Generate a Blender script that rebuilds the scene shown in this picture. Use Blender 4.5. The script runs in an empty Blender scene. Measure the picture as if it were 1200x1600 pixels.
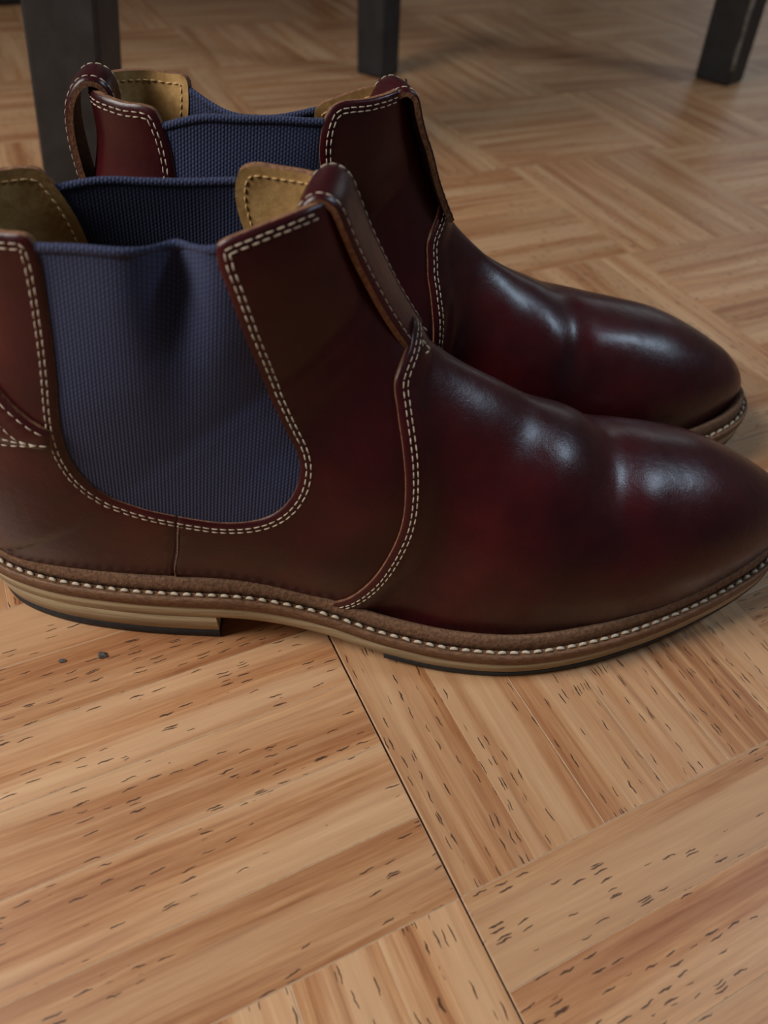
import bpy, bmesh, math, random
import numpy as np
from mathutils import Vector, Matrix
from mathutils.geometry import delaunay_2d_cdt

scene = bpy.context.scene
COL = scene.collection

# ---------------------------------------------------------------- camera, world, lights, exposure
def make_camera():
    f, pitch, roll, H = 1170.0, .7877, .0881, .2354
    fw = Vector((0, math.cos(pitch), -math.sin(pitch))); rt = Vector((1, 0, 0)); up = rt.cross(fw)
    r2 = math.cos(roll) * rt + math.sin(roll) * up; u2 = -math.sin(roll) * rt + math.cos(roll) * up
    cam = bpy.data.cameras.new('camera'); ob = bpy.data.objects.new('camera', cam); COL.objects.link(ob)
    m = Matrix((r2, u2, -fw)).transposed().to_4x4(); m.translation = Vector((0, 0, H)); ob.matrix_world = m
    cam.sensor_fit = 'HORIZONTAL'; cam.sensor_width = 36.0; cam.lens = 36.0 * f / 1200.0
    cam.clip_start = .01; cam.clip_end = 50
    cam.dof.use_dof = True; cam.dof.focus_distance = .265; cam.dof.aperture_fstop = 13.0
    scene.camera = ob
make_camera()

w = bpy.data.worlds.new('room_light'); scene.world = w; w.use_nodes = True
bg = w.node_tree.nodes['Background']; bg.inputs[0].default_value = (1.0, .93, .86, 1); bg.inputs[1].default_value = .06

def area(name, azim, elev, dist, sx, sy, power, color, target=(0, .3, .05)):
    l = bpy.data.lights.new(name, 'AREA'); l.shape = 'RECTANGLE'; l.size = sx; l.size_y = sy
    l.energy = power; l.color = color
    o = bpy.data.objects.new(name, l); COL.objects.link(o)
    a, e = math.radians(azim), math.radians(elev); t = Vector(target)
    d = Vector((math.cos(a) * math.cos(e), math.sin(a) * math.cos(e), math.sin(e)))
    o.location = t + d * dist
    o.rotation_euler = (-d).to_track_quat('-Z', 'Y').to_euler()
    return o
area('window_light', 9, 47, 2.6, .52, .42, 14, (.60, .80, 1.0))
area('room_window_light', 199, 41, 1.25, .62, .62, 19, (1.0, .96, .91))
area('far_window_light', 62, 19, 4.2, 1.5, 1.1, 3.5, (.90, .95, 1.0), (.1, .6, .0))
scene.view_settings.view_transform = 'Standard'; scene.view_settings.look = 'None'
scene.view_settings.exposure = 0.22; scene.view_settings.gamma = 1.0
scene.view_settings.use_curve_mapping = False

# ---------------------------------------------------------------- object helpers
def empty(name, loc=(0, 0, 0), rz=0.0):
    o = bpy.data.objects.new(name, None); COL.objects.link(o)
    o.location = loc; o.rotation_euler = (0, 0, rz); o.empty_display_size = .02
    return o
def tag(o, label=None, cat=None, group=None, kind=None):
    if label: o['label'] = label
    if cat: o['category'] = cat
    if group: o['group'] = group
    if kind: o['kind'] = kind
    return o
def link(name, me, parent=None):
    o = bpy.data.objects.new(name, me); COL.objects.link(o)
    if parent: o.parent = parent
    return o
def mesh(name, verts, faces, mats, fmat=None, smooth=True, sharp=None):
    me = bpy.data.meshes.new(name)
    me.from_pydata([tuple(map(float, v)) for v in verts], [], [tuple(map(int, f)) for f in faces])
    for m in mats: me.materials.append(m)
    if fmat is not None: me.polygons.foreach_set('material_index', np.asarray(fmat, np.int32))
    me.polygons.foreach_set('use_smooth', np.full(len(me.polygons), bool(smooth)))
    if sharp is not None:
        key = set(tuple(sorted(map(int, e))) for e in sharp)
        for e in me.edges:
            if tuple(sorted(e.vertices)) in key: e.use_edge_sharp = True
    me.update(); return me

# ---------------------------------------------------------------- materials
def new_mat(name):
    m = bpy.data.materials.new(name); m.use_nodes = True
    nt = m.node_tree; b = nt.nodes['Principled BSDF']
    return m, nt, b
def nd(nt, typ, **kw):
    n = nt.nodes.new(typ)
    for k, v in kw.items(): setattr(n, k, v)
    return n
def L(nt, a, b): nt.links.new(a, b)
def coords(nt, scale=(1, 1, 1), rand=False, out='Object'):
    tc = nd(nt, 'ShaderNodeTexCoord'); mp = nd(nt, 'ShaderNodeMapping'); mp.inputs['Scale'].default_value = scale
    L(nt, tc.outputs[out], mp.inputs['Vector'])
    if rand:
        oi = nd(nt, 'ShaderNodeObjectInfo'); mu = nd(nt, 'ShaderNodeMath', operation='MULTIPLY'); mu.inputs[1].default_value = 37.0
        L(nt, oi.outputs['Random'], mu.inputs[0]); cx = nd(nt, 'ShaderNodeCombineXYZ')
        for k in range(3): L(nt, mu.outputs[0], cx.inputs[k])
        L(nt, cx.outputs[0], mp.inputs['Location'])
    return mp.outputs[0]
def noise(nt, vec, scale, detail=2, rough=.5, dist=0.0):
    n = nd(nt, 'ShaderNodeTexNoise'); n.inputs['Scale'].default_value = scale; n.inputs['Detail'].default_value = detail
    n.inputs['Roughness'].default_value = rough; n.inputs['Distortion'].default_value = dist
    L(nt, vec, n.inputs['Vector']); return n.outputs['Fac']
def ramp(nt, fac, stops, interp='LINEAR'):
    r = nd(nt, 'ShaderNodeValToRGB'); r.color_ramp.interpolation = interp
    el = r.color_ramp.elements
    while len(el) < len(stops): el.new(.5)
    for e, (p, c) in zip(el, stops):
        e.position = p; e.color = (*c, 1) if len(c) == 3 else c
    L(nt, fac, r.inputs[0]); return r.outputs[0]
def mixc(nt, fac, a, b, blend='MIX'):
    m = nd(nt, 'ShaderNodeMix', data_type='RGBA', blend_type=blend)
    if isinstance(fac, (int, float)): m.inputs[0].default_value = fac
    else: L(nt, fac, m.inputs[0])
    for s, x in ((6, a), (7, b)):
        if isinstance(x, tuple): m.inputs[s].default_value = (*x, 1)
        else: L(nt, x, m.inputs[s])
    return m.outputs[2]
def mth(nt, op, a, b=None):
    n = nd(nt, 'ShaderNodeMath', operation=op)
    for k, x in enumerate((a, b)):
        if x is None: continue
        if isinstance(x, (int, float)): n.inputs[k].default_value = x
        else: L(nt, x, n.inputs[k])
    return n.outputs[0]
def bump(nt, b, height, strength, dist):
    n = nd(nt, 'ShaderNodeBump'); n.inputs['Strength'].default_value = strength; n.inputs['Distance'].default_value = dist
    L(nt, height, n.inputs['Height']); L(nt, n.outputs[0], b.inputs['Normal'])

def mat_leather():
    m, nt, b = new_mat('oxblood_leather')
    v = coords(nt)
    big = noise(nt, v, 26, 3, .55); fine = noise(nt, v, 1500, 3, .6); mid = noise(nt, v, 240, 4, .6, .3)
    c = ramp(nt, big, [(.30, (.020, .0019, .0038)), (.52, (.041, .0033, .0054)), (.72, (.068, .0062, .0068))])
    c = mixc(nt, mth(nt, 'MULTIPLY', mid, .22), c, (.008, .002, .002))
    L(nt, c, b.inputs['Base Color'])
    L(nt, mth(nt, 'ADD', mth(nt, 'MULTIPLY', mid, .24), .20), b.inputs['Roughness'])
    b.inputs['Specular IOR Level'].default_value = .32
    b.inputs['Coat Weight'].default_value = .08; b.inputs['Coat Roughness'].default_value = .2
    h = mth(nt, 'ADD', mth(nt, 'MULTIPLY', fine, .35), mid)
    bump(nt, b, h, .22, .0006)
    return m
def mat_simple(name, c1, c2, scale=300, rough=.7, bstr=.3, bdist=.0004, stretch=(1, 1, 1), spec=.4):
    m, nt, b = new_mat(name); v = coords(nt, stretch)
    n = noise(nt, v, scale, 4, .65)
    L(nt, ramp(nt, n, [(.3, c1), (.7, c2)]), b.inputs['Base Color'])
    b.inputs['Roughness'].default_value = rough; b.inputs['Specular IOR Level'].default_value = spec
    bump(nt, b, n, bstr, bdist)
    return m
def mat_gore():
    m, nt, b = new_mat('navy_elastic'); v = coords(nt)
    sp = nd(nt, 'ShaderNodeSeparateXYZ'); L(nt, v, sp.inputs[0])
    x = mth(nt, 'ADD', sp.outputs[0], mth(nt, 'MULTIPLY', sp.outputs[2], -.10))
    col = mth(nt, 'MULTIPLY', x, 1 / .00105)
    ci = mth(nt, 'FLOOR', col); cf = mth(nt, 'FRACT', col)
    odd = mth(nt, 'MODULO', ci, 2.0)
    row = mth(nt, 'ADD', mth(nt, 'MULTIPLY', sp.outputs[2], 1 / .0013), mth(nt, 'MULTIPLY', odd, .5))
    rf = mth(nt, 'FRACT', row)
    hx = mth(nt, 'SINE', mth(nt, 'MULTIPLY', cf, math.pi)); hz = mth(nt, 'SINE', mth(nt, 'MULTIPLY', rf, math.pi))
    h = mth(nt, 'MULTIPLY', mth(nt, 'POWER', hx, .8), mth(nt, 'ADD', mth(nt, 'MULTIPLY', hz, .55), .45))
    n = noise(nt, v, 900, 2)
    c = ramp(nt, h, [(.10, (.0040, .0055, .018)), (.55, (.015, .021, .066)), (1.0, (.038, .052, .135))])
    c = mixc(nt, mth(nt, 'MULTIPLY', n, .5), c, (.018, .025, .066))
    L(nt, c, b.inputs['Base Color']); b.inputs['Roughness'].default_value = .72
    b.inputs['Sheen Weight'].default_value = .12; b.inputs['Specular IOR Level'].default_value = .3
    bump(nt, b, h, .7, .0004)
    return m
def mat_plank():
    m, nt, b = new_mat('oak_parquet')
    oi = nd(nt, 'ShaderNodeObjectInfo')
    v = coords(nt, (1, 1, 1), True, 'UV')
    def st(sx, sy):
        mp = nd(nt, 'ShaderNodeMapping'); mp.inputs['Scale'].default_value = (sx, sy, 1); L(nt, v, mp.inputs['Vector']); return mp.outputs[0]
    warp = noise(nt, st(9, 30), 1.0, 2, .5)
    gv = nd(nt, 'ShaderNodeVectorMath', operation='ADD'); L(nt, st(10, 330), gv.inputs[0])
    wv = nd(nt, 'ShaderNodeCombineXYZ'); L(nt, mth(nt, 'MULTIPLY', warp, 3.0), wv.inputs[1]); L(nt, wv.outputs[0], gv.inputs[1])
    grain = noise(nt, gv.outputs[0], 1.0, 5, .6)
    grain = mth(nt, 'ADD', mth(nt, 'MULTIPLY', grain, .60), mth(nt, 'MULTIPLY', noise(nt, st(40, 900), 1.0, 4, .7), .40))
    broad = noise(nt, st(5, 70), 1.0, 2, .5)
    c = ramp(nt, grain, [(.30, (.190, .062, .022)), (.43, (.365, .156, .062)), (.56, (.490, .250, .112)), (.70, (.620, .380, .205))])
    c = mixc(nt, mth(nt, 'MULTIPLY', ramp(nt, broad, [(.42, (0, 0, 0)), (.62, (1, 1, 1))]), .55), c, (.620, .400, .228))
    c = mixc(nt, mth(nt, 'MULTIPLY', ramp(nt, broad, [(.30, (1, 1, 1)), (.42, (0, 0, 0))]), .42), c, (.275, .105, .045))
    tone = ramp(nt, oi.outputs['Random'], [(0, (.88, .84, .81)), (.5, (1, .98, .97)), (1, (1.08, 1.08, 1.07))])
    c = mixc(nt, 1.0, c, tone, 'MULTIPLY')
    # short dark pores along the grain
    pv = nd(nt, 'ShaderNodeVectorMath', operation='ADD'); L(nt, st(135, 1450), pv.inputs[0])
    pw = nd(nt, 'ShaderNodeCombineXYZ'); L(nt, mth(nt, 'MULTIPLY', noise(nt, st(300, 300), 1.0, 2), 2.4), pw.inputs[1]); L(nt, pw.outputs[0], pv.inputs[1])
    vo = nd(nt, 'ShaderNodeTexVoronoi', feature='F1'); vo.inputs['Scale'].default_value = 1.0; vo.inputs['Randomness'].default_value = 1.0
    L(nt, pv.outputs[0], vo.inputs['Vector'])
    dash = mth(nt, 'LESS_THAN', vo.outputs['Distance'], .36)
    sc = nd(nt, 'ShaderNodeSeparateColor'); L(nt, vo.outputs['Color'], sc.inputs[0])
    pick = mth(nt, 'LESS_THAN', sc.outputs[0], .16)
    zone = mth(nt, 'GREATER_THAN', noise(nt, st(10, 60), 1.0, 2), .43)
    pore = mth(nt, 'MULTIPLY', mth(nt, 'MULTIPLY', dash, pick), zone)
    c = mixc(nt, mth(nt, 'MULTIPLY', pore, .90), c, (.050, .020, .010))
    L(nt, c, b.inputs['Base Color'])
    L(nt, mth(nt, 'ADD', mth(nt, 'MULTIPLY', grain, .16), .33), b.inputs['Roughness'])
    b.inputs['Specular IOR Level'].default_value = .45
    bump(nt, b, mth(nt, 'SUBTRACT', mth(nt, 'MULTIPLY', grain, .3), pore), .25, .0006)
    return m
def mat_black():
    m, nt, b = new_mat('black_painted_wood'); v = coords(nt)
    n = noise(nt, v, 60, 4, .6); s = noise(nt, v, 22, 5, .7)
    c = ramp(nt, n, [(.35, (.008, .0085, .010)), (.7, (.020, .021, .024))])
    c = mixc(nt, ramp(nt, s, [(.66, (0, 0, 0)), (.72, (.6, .6, .6))]), c, (.10, .095, .085))
    L(nt, c, b.inputs['Base Color']); b.inputs['Roughness'].default_value = .5
    bump(nt, b, n, .2, .001)
    return m
M = dict(leather=mat_leather(), gore=mat_gore(), plank=mat_plank(), black=mat_black(),
         edge=mat_simple('raw_leather_edge', (.085, .032, .016), (.26, .125, .060), 700, .85, .6, .0008),
         rolled=mat_simple('rolled_leather_edge', (.030, .010, .010), (.060, .018, .014), 500, .35, .2, .0003),
         lining=mat_simple('tan_lining_leather', (.330, .175, .058), (.560, .345, .135), 160, .55, .35, .0008),
         welt=mat_simple('brown_welt_leather', (.085, .036, .018), (.230, .118, .060), 420, .62, .5, .0006, (1, 1, 3)),
         rand=mat_simple('rand_leather_edge', (.085, .040, .021), (.235, .125, .068), 650, .8, .7, .0008),
         tan=mat_simple('tan_sole_leather', (.230, .160, .085), (.430, .325, .190), 120, .75, .4, .0005, (.35, .35, 5)),
         rubber=mat_simple('black_rubber', (.008, .009, .010), (.022, .023, .025), 500, .7, .3, .0003),
         thread=mat_simple('cream_thread', (.330, .260, .185), (.680, .590, .460), 900, .65, .5, .0003),
         insole=mat_simple('insole_leather', (.14, .08, .035), (.24, .14, .06), 120, .7),
         brownthread=mat_simple('brown_thread', (.10, .05, .03), (.20, .11, .06), 900, .7),
         subfloor=mat_simple('dark_subfloor', (.015, .009, .006), (.030, .018, .011), 60, .9),
         tanthread=mat_simple('tan_thread', (.42, .26, .10), (.62, .42, .20), 900, .6),
         plank_edge=mat_simple('plank_edge', (.40, .235, .13), (.58, .37, .22), 300, .5, .1),
         crumb=mat_simple('dark_crumb', (.02, .018, .016), (.16, .13, .11), 900, .8),
         scuff=mat_simple('worn_paint', (.10, .095, .085), (.26, .235, .20), 200, .7))
# ---------------------------------------------------------------- boot last: surface S(u, v)
def pchip(xs, ys):
    xs = np.asarray(xs, float); ys = np.asarray(ys, float)
    h = np.diff(xs); d = np.diff(ys) / h
    m = np.zeros_like(ys)
    w1 = 2 * h[1:] + h[:-1]; w2 = h[1:] + 2 * h[:-1]
    with np.errstate(divide='ignore', invalid='ignore'):
        mm = (w1 + w2) / (w1 / d[:-1] + w2 / d[1:])
    m[1:-1] = np.where(d[:-1] * d[1:] > 0, mm, 0.0)
    m[0], m[-1] = d[0], d[-1]
    def f(x):
        x = np.clip(np.asarray(x, float), xs[0], xs[-1])
        i = np.clip(np.searchsorted(xs, x, side='right') - 1, 0, len(xs) - 2)
        t = (x - xs[i]) / h[i]
        return ((2*t**3 - 3*t**2 + 1) * ys[i] + (t**3 - 2*t**2 + t) * h[i] * m[i]
                + (-2*t**3 + 3*t**2) * ys[i+1] + (t**3 - t**2) * h[i] * m[i+1])
    return f

def catmull(xs, ys):
    xs = np.asarray(xs, float); ys = np.asarray(ys, float)
    h = np.diff(xs); d = np.diff(ys) / h
    m = np.zeros_like(ys)
    m[1:-1] = (d[:-1] * h[1:] + d[1:] * h[:-1]) / (h[1:] + h[:-1]); m[0], m[-1] = d[0], d[-1]
    def f(x):
        x = np.clip(np.asarray(x, float), xs[0], xs[-1])
        i = np.clip(np.searchsorted(xs, x, side='right') - 1, 0, len(xs) - 2)
        t = (x - xs[i]) / h[i]
        return ((2*t**3 - 3*t**2 + 1) * ys[i] + (t**3 - 2*t**2 + t) * h[i] * m[i]
                + (-2*t**3 + 3*t**2) * ys[i+1] + (t**3 - t**2) * h[i] * m[i+1])
    return f

# sole heights along the boot (metres, x from heel to toe)
Z_SOLE = pchip([-.01, .088, .105, .125, .150, .175, .200, .240, .280, .320],
               [.0156, .0156, .0135, .0100, .0056, .0039, .0036, .0052, .0104, .0165])
T_SOLE = pchip([-.01, .088, .125, .160, .320], [.0112, .0112, .0108, .0106, .0106])
def z_welt(x): return Z_SOLE(x) + T_SOLE(x)
def z_lip(x): return z_welt(x) + .0060
def z_feather(x): return z_welt(x) + .0015

# outline of the upper where it meets the welt (lateral is -y)
F_LAT = pchip([.0045, .006, .009, .016, .030, .055, .087, .105, .125, .152, .172, .195, .220, .247, .270, .290, .301, .3070, .3090],
              [0, .0043, .0080, .0130, .0180, .0225, .0250, .0262, .0290, .0352, .0392, .0410, .0388, .0326, .0240, .0135, .0052, -.0020, -.0075])
F_MED = pchip([.0045, .006, .009, .016, .030, .055, .087, .110, .135, .160, .185, .210, .235, .260, .280, .294, .302, .3070, .3090],
              [0, .0043, .0080, .0126, .0174, .0218, .0230, .0222, .0236, .0275, .0332, .0376, .0386, .0360, .0300, .0235, .0180, .0125, .0077])
#        Fx     Fz     Bx     Bz    ridge  wl     wm     sm   p    q
SECT = [(.3100, .0290, .3088, None, .0071, None,  None,  .60, 2.0, 2.0),
        (.3090, .0340, .3070, None, .0071, None,  None,  .60, 2.0, 2.0),
        (.3060, .0395, .3035, None, .0070, None,  None,  .60, 2.0, 2.0),
        (.3000, .0455, .2975, None, .0065, None,  None,  .62, 2.0, 2.0),
        (.2910, .0512, .2880, None, .0058, None,  None,  .64, 2.0, 2.0),
        (.2790, .0576, .2750, None, .0050, None,  None,  .66, 2.0, 2.0),
        (.2630, .0644, .2580, None, .0040, None,  None,  .68, 1.95,2.0),
        (.2450, .0686, .2390, None, .0030, None,  None,  .70, 1.9, 2.0),
        (.2280, .0726, .2190, None, .0022, None,  None,  .70, 1.85,2.0),
        (.2100, .0792, .1970, None, .0015, None,  None,  .70, 1.8, 2.0),
        (.1920, .0878, .1730, None, .0010, None,  None,  .70, 1.75,2.0),
        (.1750, .0966, .1480, None, .0005, None,  None,  .70, 1.75,2.0),
        (.1610, .1050, .1220, None, .0000, .0360, .0325, .68, 1.8, 1.65),
        (.1525, .1125, .0980, None, .0000, .0332, .0308, .66, 1.85,1.65),
        (.1480, .1175, .0750, None, .0000, .0320, .0305, .66, 1.9, 1.65),
        (.1455, .1210, .0530, None, .0000, .0312, .0303, .66, 1.95,1.65),
        (.1435, .1240, .0330, None, .0000, .0308, .0301, .64, 2.0, 1.65),
        (.1420, .1265, .0180, None, .0000, .0305, .0300, .62, 2.0, 1.65),
        (.1408, .1285, .0095, None, .0000, .0303, .0299, .60, 2.0, 1.65),
        (.1398, .1300, .0050, .0300, .0000, .0301, .0298, .60, 2.0, 2.05),
        (.1378, .1322, .0022, .0420, .0000, .0300, .0298, .59, 2.05,2.1),
        (.1362, .1352, .0014, .0550, .0000, .0298, .0297, .58, 2.1, 2.15),
        (.1340, .1394, .0060, .0750, .0000, .0292, .0291, .56, 2.15,2.2),
        (.1317, .1444, .0160, .0970, .0000, .0277, .0275, .54, 2.2, 2.25),
        (.1294, .1497, .0245, .1180, .0000, .0258, .0256, .52, 2.3, 2.3),
        (.1274, .1552, .0275, .1370, .0000, .0236, .0234, .50, 2.4, 2.4),
        (.1257, .1605, .0260, .1500, .0000, .0222, .0220, .50, 2.5, 2.5),
        (.1240, .1668, .0240, .1630, .0000, .0212, .0210, .50, 2.5, 2.5)]
def _tables():
    cols = [[] for _ in range(12)]
    for (fx, fz, bx, bz, cr, wl, wm, sm, p, q) in SECT:
        on_sole = bz is None
        if on_sole: bz = float(z_feather(bx))
        el = float(F_LAT(bx)) + cr if (on_sole or bx > .0045 and bz < .031) else 0.0
        em = float(F_MED(bx)) - cr if (on_sole or bx > .0045 and bz < .031) else 0.0
        el, em = max(el, 0), max(em, 0)
        if wl is None:
            wl = el * 1.02 + .0005; wm = em * 1.02 + .0005
        for c, v in zip(cols, (fx, fz, bx, bz, cr, wl, wm, sm, p, q, el, em)): c.append(v)
    cols = np.array(cols)
    mid = (cols[0:2] + cols[2:4]) / 2
    step = .5 * np.hypot(*np.diff(cols[0:2], axis=1)) + .5 * np.hypot(*np.diff(cols[2:4], axis=1))
    u = np.concatenate([[0], np.cumsum(step)]); 
    return u / u[-1], cols
U_TAB, _C = _tables()
_FX = [pchip(U_TAB, c) for c in _C]
_FX[0] = catmull(U_TAB, _C[0]); _FX[1] = catmull(U_TAB, _C[1])

WARP = [0.0, 0.0, .095, 0.0]  # how far a shaft leans forward and stretches upward above a height
BUMPS = []      # (centre xyz, axis dir (long), long sigma, short sigma, amplitude), boot coordinates
def S_base(u, v):
    u = np.asarray(u, float); v = np.asarray(v, float)
    fx, fz, bx, bz, cr, wl, wm, sm, p, q, el, em = [f(u) for f in _FX]
    a = np.abs(v)
    s = (1 - np.cos(np.pi * a)) / 2
    lat = v < 0
    w = np.where(lat, wl, wm); e = np.where(lat, el, em)
    r1 = np.clip(1 - s / sm, 0, 1); up = np.power(np.clip(1 - np.power(r1, p), 0, 1), 1 / p)
    r2 = np.clip((s - sm) / (1 - sm), 0, 1); dn = np.power(np.clip(1 - np.power(r2, q), 0, 1), 1 / q)
    h = np.where(s < sm, w * up, e + (w - e) * dn)
    y = cr + np.where(lat, -h, h)
    X = fx + (bx - fx) * s; Z = fz + (bz - fz) * s
    t = np.clip(Z - WARP[2], 0, None)
    if WARP[3]:      # an empty shaft sagging in on its outer side
        tx = np.clip((X - .038) / .040, 0, 1); tz = np.clip((Z - .095) / .050, 0, 1)
        y = np.where(lat, y * (1 - WARP[3] * tx * tx * (3 - 2 * tx) * tz * tz * (3 - 2 * tz)), y)
    return np.stack([X + WARP[0] * t, y, Z + WARP[1] * t], -1)

def S(u, v, off=0.0):
    """point on the boot surface, pushed out by off plus creases; also returns the normal"""
    P = S_base(u, v)
    d = 2e-3
    u0 = np.clip(u - d, 0, 1); u1 = np.clip(u + d, 0, 1)
    v0 = np.clip(v - d * 1.5, -1, 1); v1 = np.clip(v + d * 1.5, -1, 1)
    Su = S_base(u1, v) - S_base(u0, v); Sv = S_base(u, v1) - S_base(u, v0)
    N = np.cross(Sv, Su)
    L = np.linalg.norm(N, axis=-1, keepdims=True); N = N / np.maximum(L, 1e-12)
    D = np.zeros(P.shape[:-1])
    for c, ax, sl, ss, amp in BUMPS:
        r = P - np.array(c); ax_ = np.array(ax) / np.linalg.norm(ax)
        t = r @ ax_; o2 = (r * r).sum(-1) - t * t
        D = D + amp * np.exp(-.5 * (t / sl) ** 2 - .5 * o2 / ss ** 2)
    return P + N * (D + off)[..., None], N
# ---------------------------------------------------------------- boot geometry
def wrapS(u, v, off=0.0): return S(u, v, off)
MU, MV = .43, .115                      # rough metres per unit of u and v, for even triangles

def resample(pts, step):
    p = np.array([(a * MU, b * MV) for a, b in pts]); d = np.hypot(*np.diff(p, axis=0).T); t = np.concatenate([[0], np.cumsum(d)])
    n = max(2, int(round(t[-1] / step)) + 1); q = np.linspace(0, t[-1], n)
    return np.stack([np.interp(q, t, p[:, 0]) / MU, np.interp(q, t, p[:, 1]) / MV], 1)
def smooth(pts, closed=False, n=12):
    """Catmull-Rom through control points in (u, v)"""
    P = [np.array(p, float) for p in pts]; out = []
    m = len(P); rng = range(m if closed else m - 1)
    g = (lambda i: P[i % m]) if closed else (lambda i: P[min(max(i, 0), m - 1)])
    for i in rng:
        a, b, c, d = g(i - 1), g(i), g(i + 1), g(i + 2)
        for k in range(n):
            t = k / n
            out.append(.5 * ((2 * b) + (-a + c) * t + (2*a - 5*b + 4*c - d) * t*t + (-a + 3*b - 3*c + d) * t**3))
    if not closed: out.append(P[-1])
    return [tuple(o) for o in out]
def inside(poly, q):
    x, y = q[:, 0], q[:, 1]; c = np.zeros(len(q), bool); n = len(poly)
    j = n - 1
    for i in range(n):
        xi, yi = poly[i]; xj, yj = poly[j]
        k = ((yi > y) != (yj > y)) & (x < (xj - xi) * (y - yi) / (yj - yi + 1e-15) + xi)
        c ^= k; j = i
    return c
def dist_to(poly, q):
    a = poly; b = np.roll(poly, -1, 0); best = np.full(len(q), 9.0)
    for i in range(len(a)):
        d = b[i] - a[i]; l2 = d @ d + 1e-18
        t = np.clip(((q - a[i]) @ d) / l2, 0, 1); r = q - a[i] - t[:, None] * d
        best = np.minimum(best, np.hypot(r[:, 0], r[:, 1]))
    return best
def panel(name, boundary, outer, inner, mats, parent, mirror, step=.0024, edge_drop=.0007, extra=None, smoothb=True):
    """a sheet of leather cut out of the last: boundary in (u, v); outer / inner offsets (numbers or functions of the 3D point)"""
    B = resample(list(boundary) + [boundary[0]], .0014)[:-1]
    Pm = B * np.array([MU, MV])
    lo, hi = Pm.min(0), Pm.max(0)
    gx = np.arange(lo[0], hi[0], step); gy = np.arange(lo[1], hi[1], step * .87)
    G = np.array([(x + (step / 2 if j % 2 else 0), y) for j, y in enumerate(gy) for x in gx])
    G = G[inside(Pm, G)]; dg = dist_to(Pm, G); G = G[dg > step * .75]
    tang = np.roll(Pm, -1, 0) - np.roll(Pm, 1, 0); tang /= np.linalg.norm(tang, axis=1, keepdims=True) + 1e-12
    area2 = np.sum(Pm[:, 0] * np.roll(Pm[:, 1], -1) - np.roll(Pm[:, 0], -1) * Pm[:, 1])
    nrm = np.stack([-tang[:, 1], tang[:, 0]], 1) * (1 if area2 > 0 else -1)
    R = Pm + nrm * .0008; R = R[inside(Pm, R)]; R = R[dist_to(Pm, R) > .00062]
    allp = np.concatenate([Pm, R, G]); nb = len(Pm)
    res = delaunay_2d_cdt([Vector((float(a), float(b))) for a, b in allp], [], [list(range(nb))], 1, 1e-7, True)
    V2 = np.array([(v.x, v.y) for v in res[0]]); F = [tuple(f) for f in res[2]]
    cen = np.array([(V2[f[0]] + V2[f[1]] + V2[f[2]]) / 3 for f in F]); keep = inside(Pm, cen); F = [f for f, k in zip(F, keep) if k]
    ids = res[3]; isb = np.array([any(i < nb for i in o) for o in ids])
    u = np.clip(V2[:, 0] / MU, 0, 1); v = np.clip(V2[:, 1] / MV, -1, 1)
    P0, N = S(u, v)
    o = outer(P0, u, v) if callable(outer) else np.full(len(u), outer)
    i_ = inner(P0, u, v) if callable(inner) else np.full(len(u), inner)
    o = o - edge_drop * isb
    PO = P0 + N * o[:, None]; PI = P0 + N * i_[:, None]
    n = len(u)
    cnt = {}
    for f in F:
        for k in range(3):
            e = (f[k], f[(k + 1) % 3]); cnt[tuple(sorted(e))] = cnt.get(tuple(sorted(e)), 0) + (1 if True else 0)
    faces, fm, sharp = [], [], []
    # orientation: make outer faces point along N
    f0 = F[len(F) // 2]; a, b, c = PO[f0[0]], PO[f0[1]], PO[f0[2]]
    flip = np.cross(b - a, c - a) @ N[f0[0]] < 0
    if mirror:
        PO = PO * np.array([1, -1, 1]); PI = PI * np.array([1, -1, 1]); 
        flip = not flip
    for f in F:
        g = f[::-1] if flip else f
        faces.append(g); fm.append(0); faces.append(tuple(x + n for x in g[::-1])); fm.append(2)
        for k in range(3):
            e = (g[k], g[(k + 1) % 3])
            if cnt[tuple(sorted(e))] == 1:
                faces.append((e[1], e[0], e[0] + n, e[1] + n)); fm.append(1)
                sharp += [(e[0], e[1]), (e[0] + n, e[1] + n)]
    me = mesh(name, np.concatenate([PO, PI]), faces, mats, fm, True, sharp)
    return link(name, me, parent)

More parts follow.
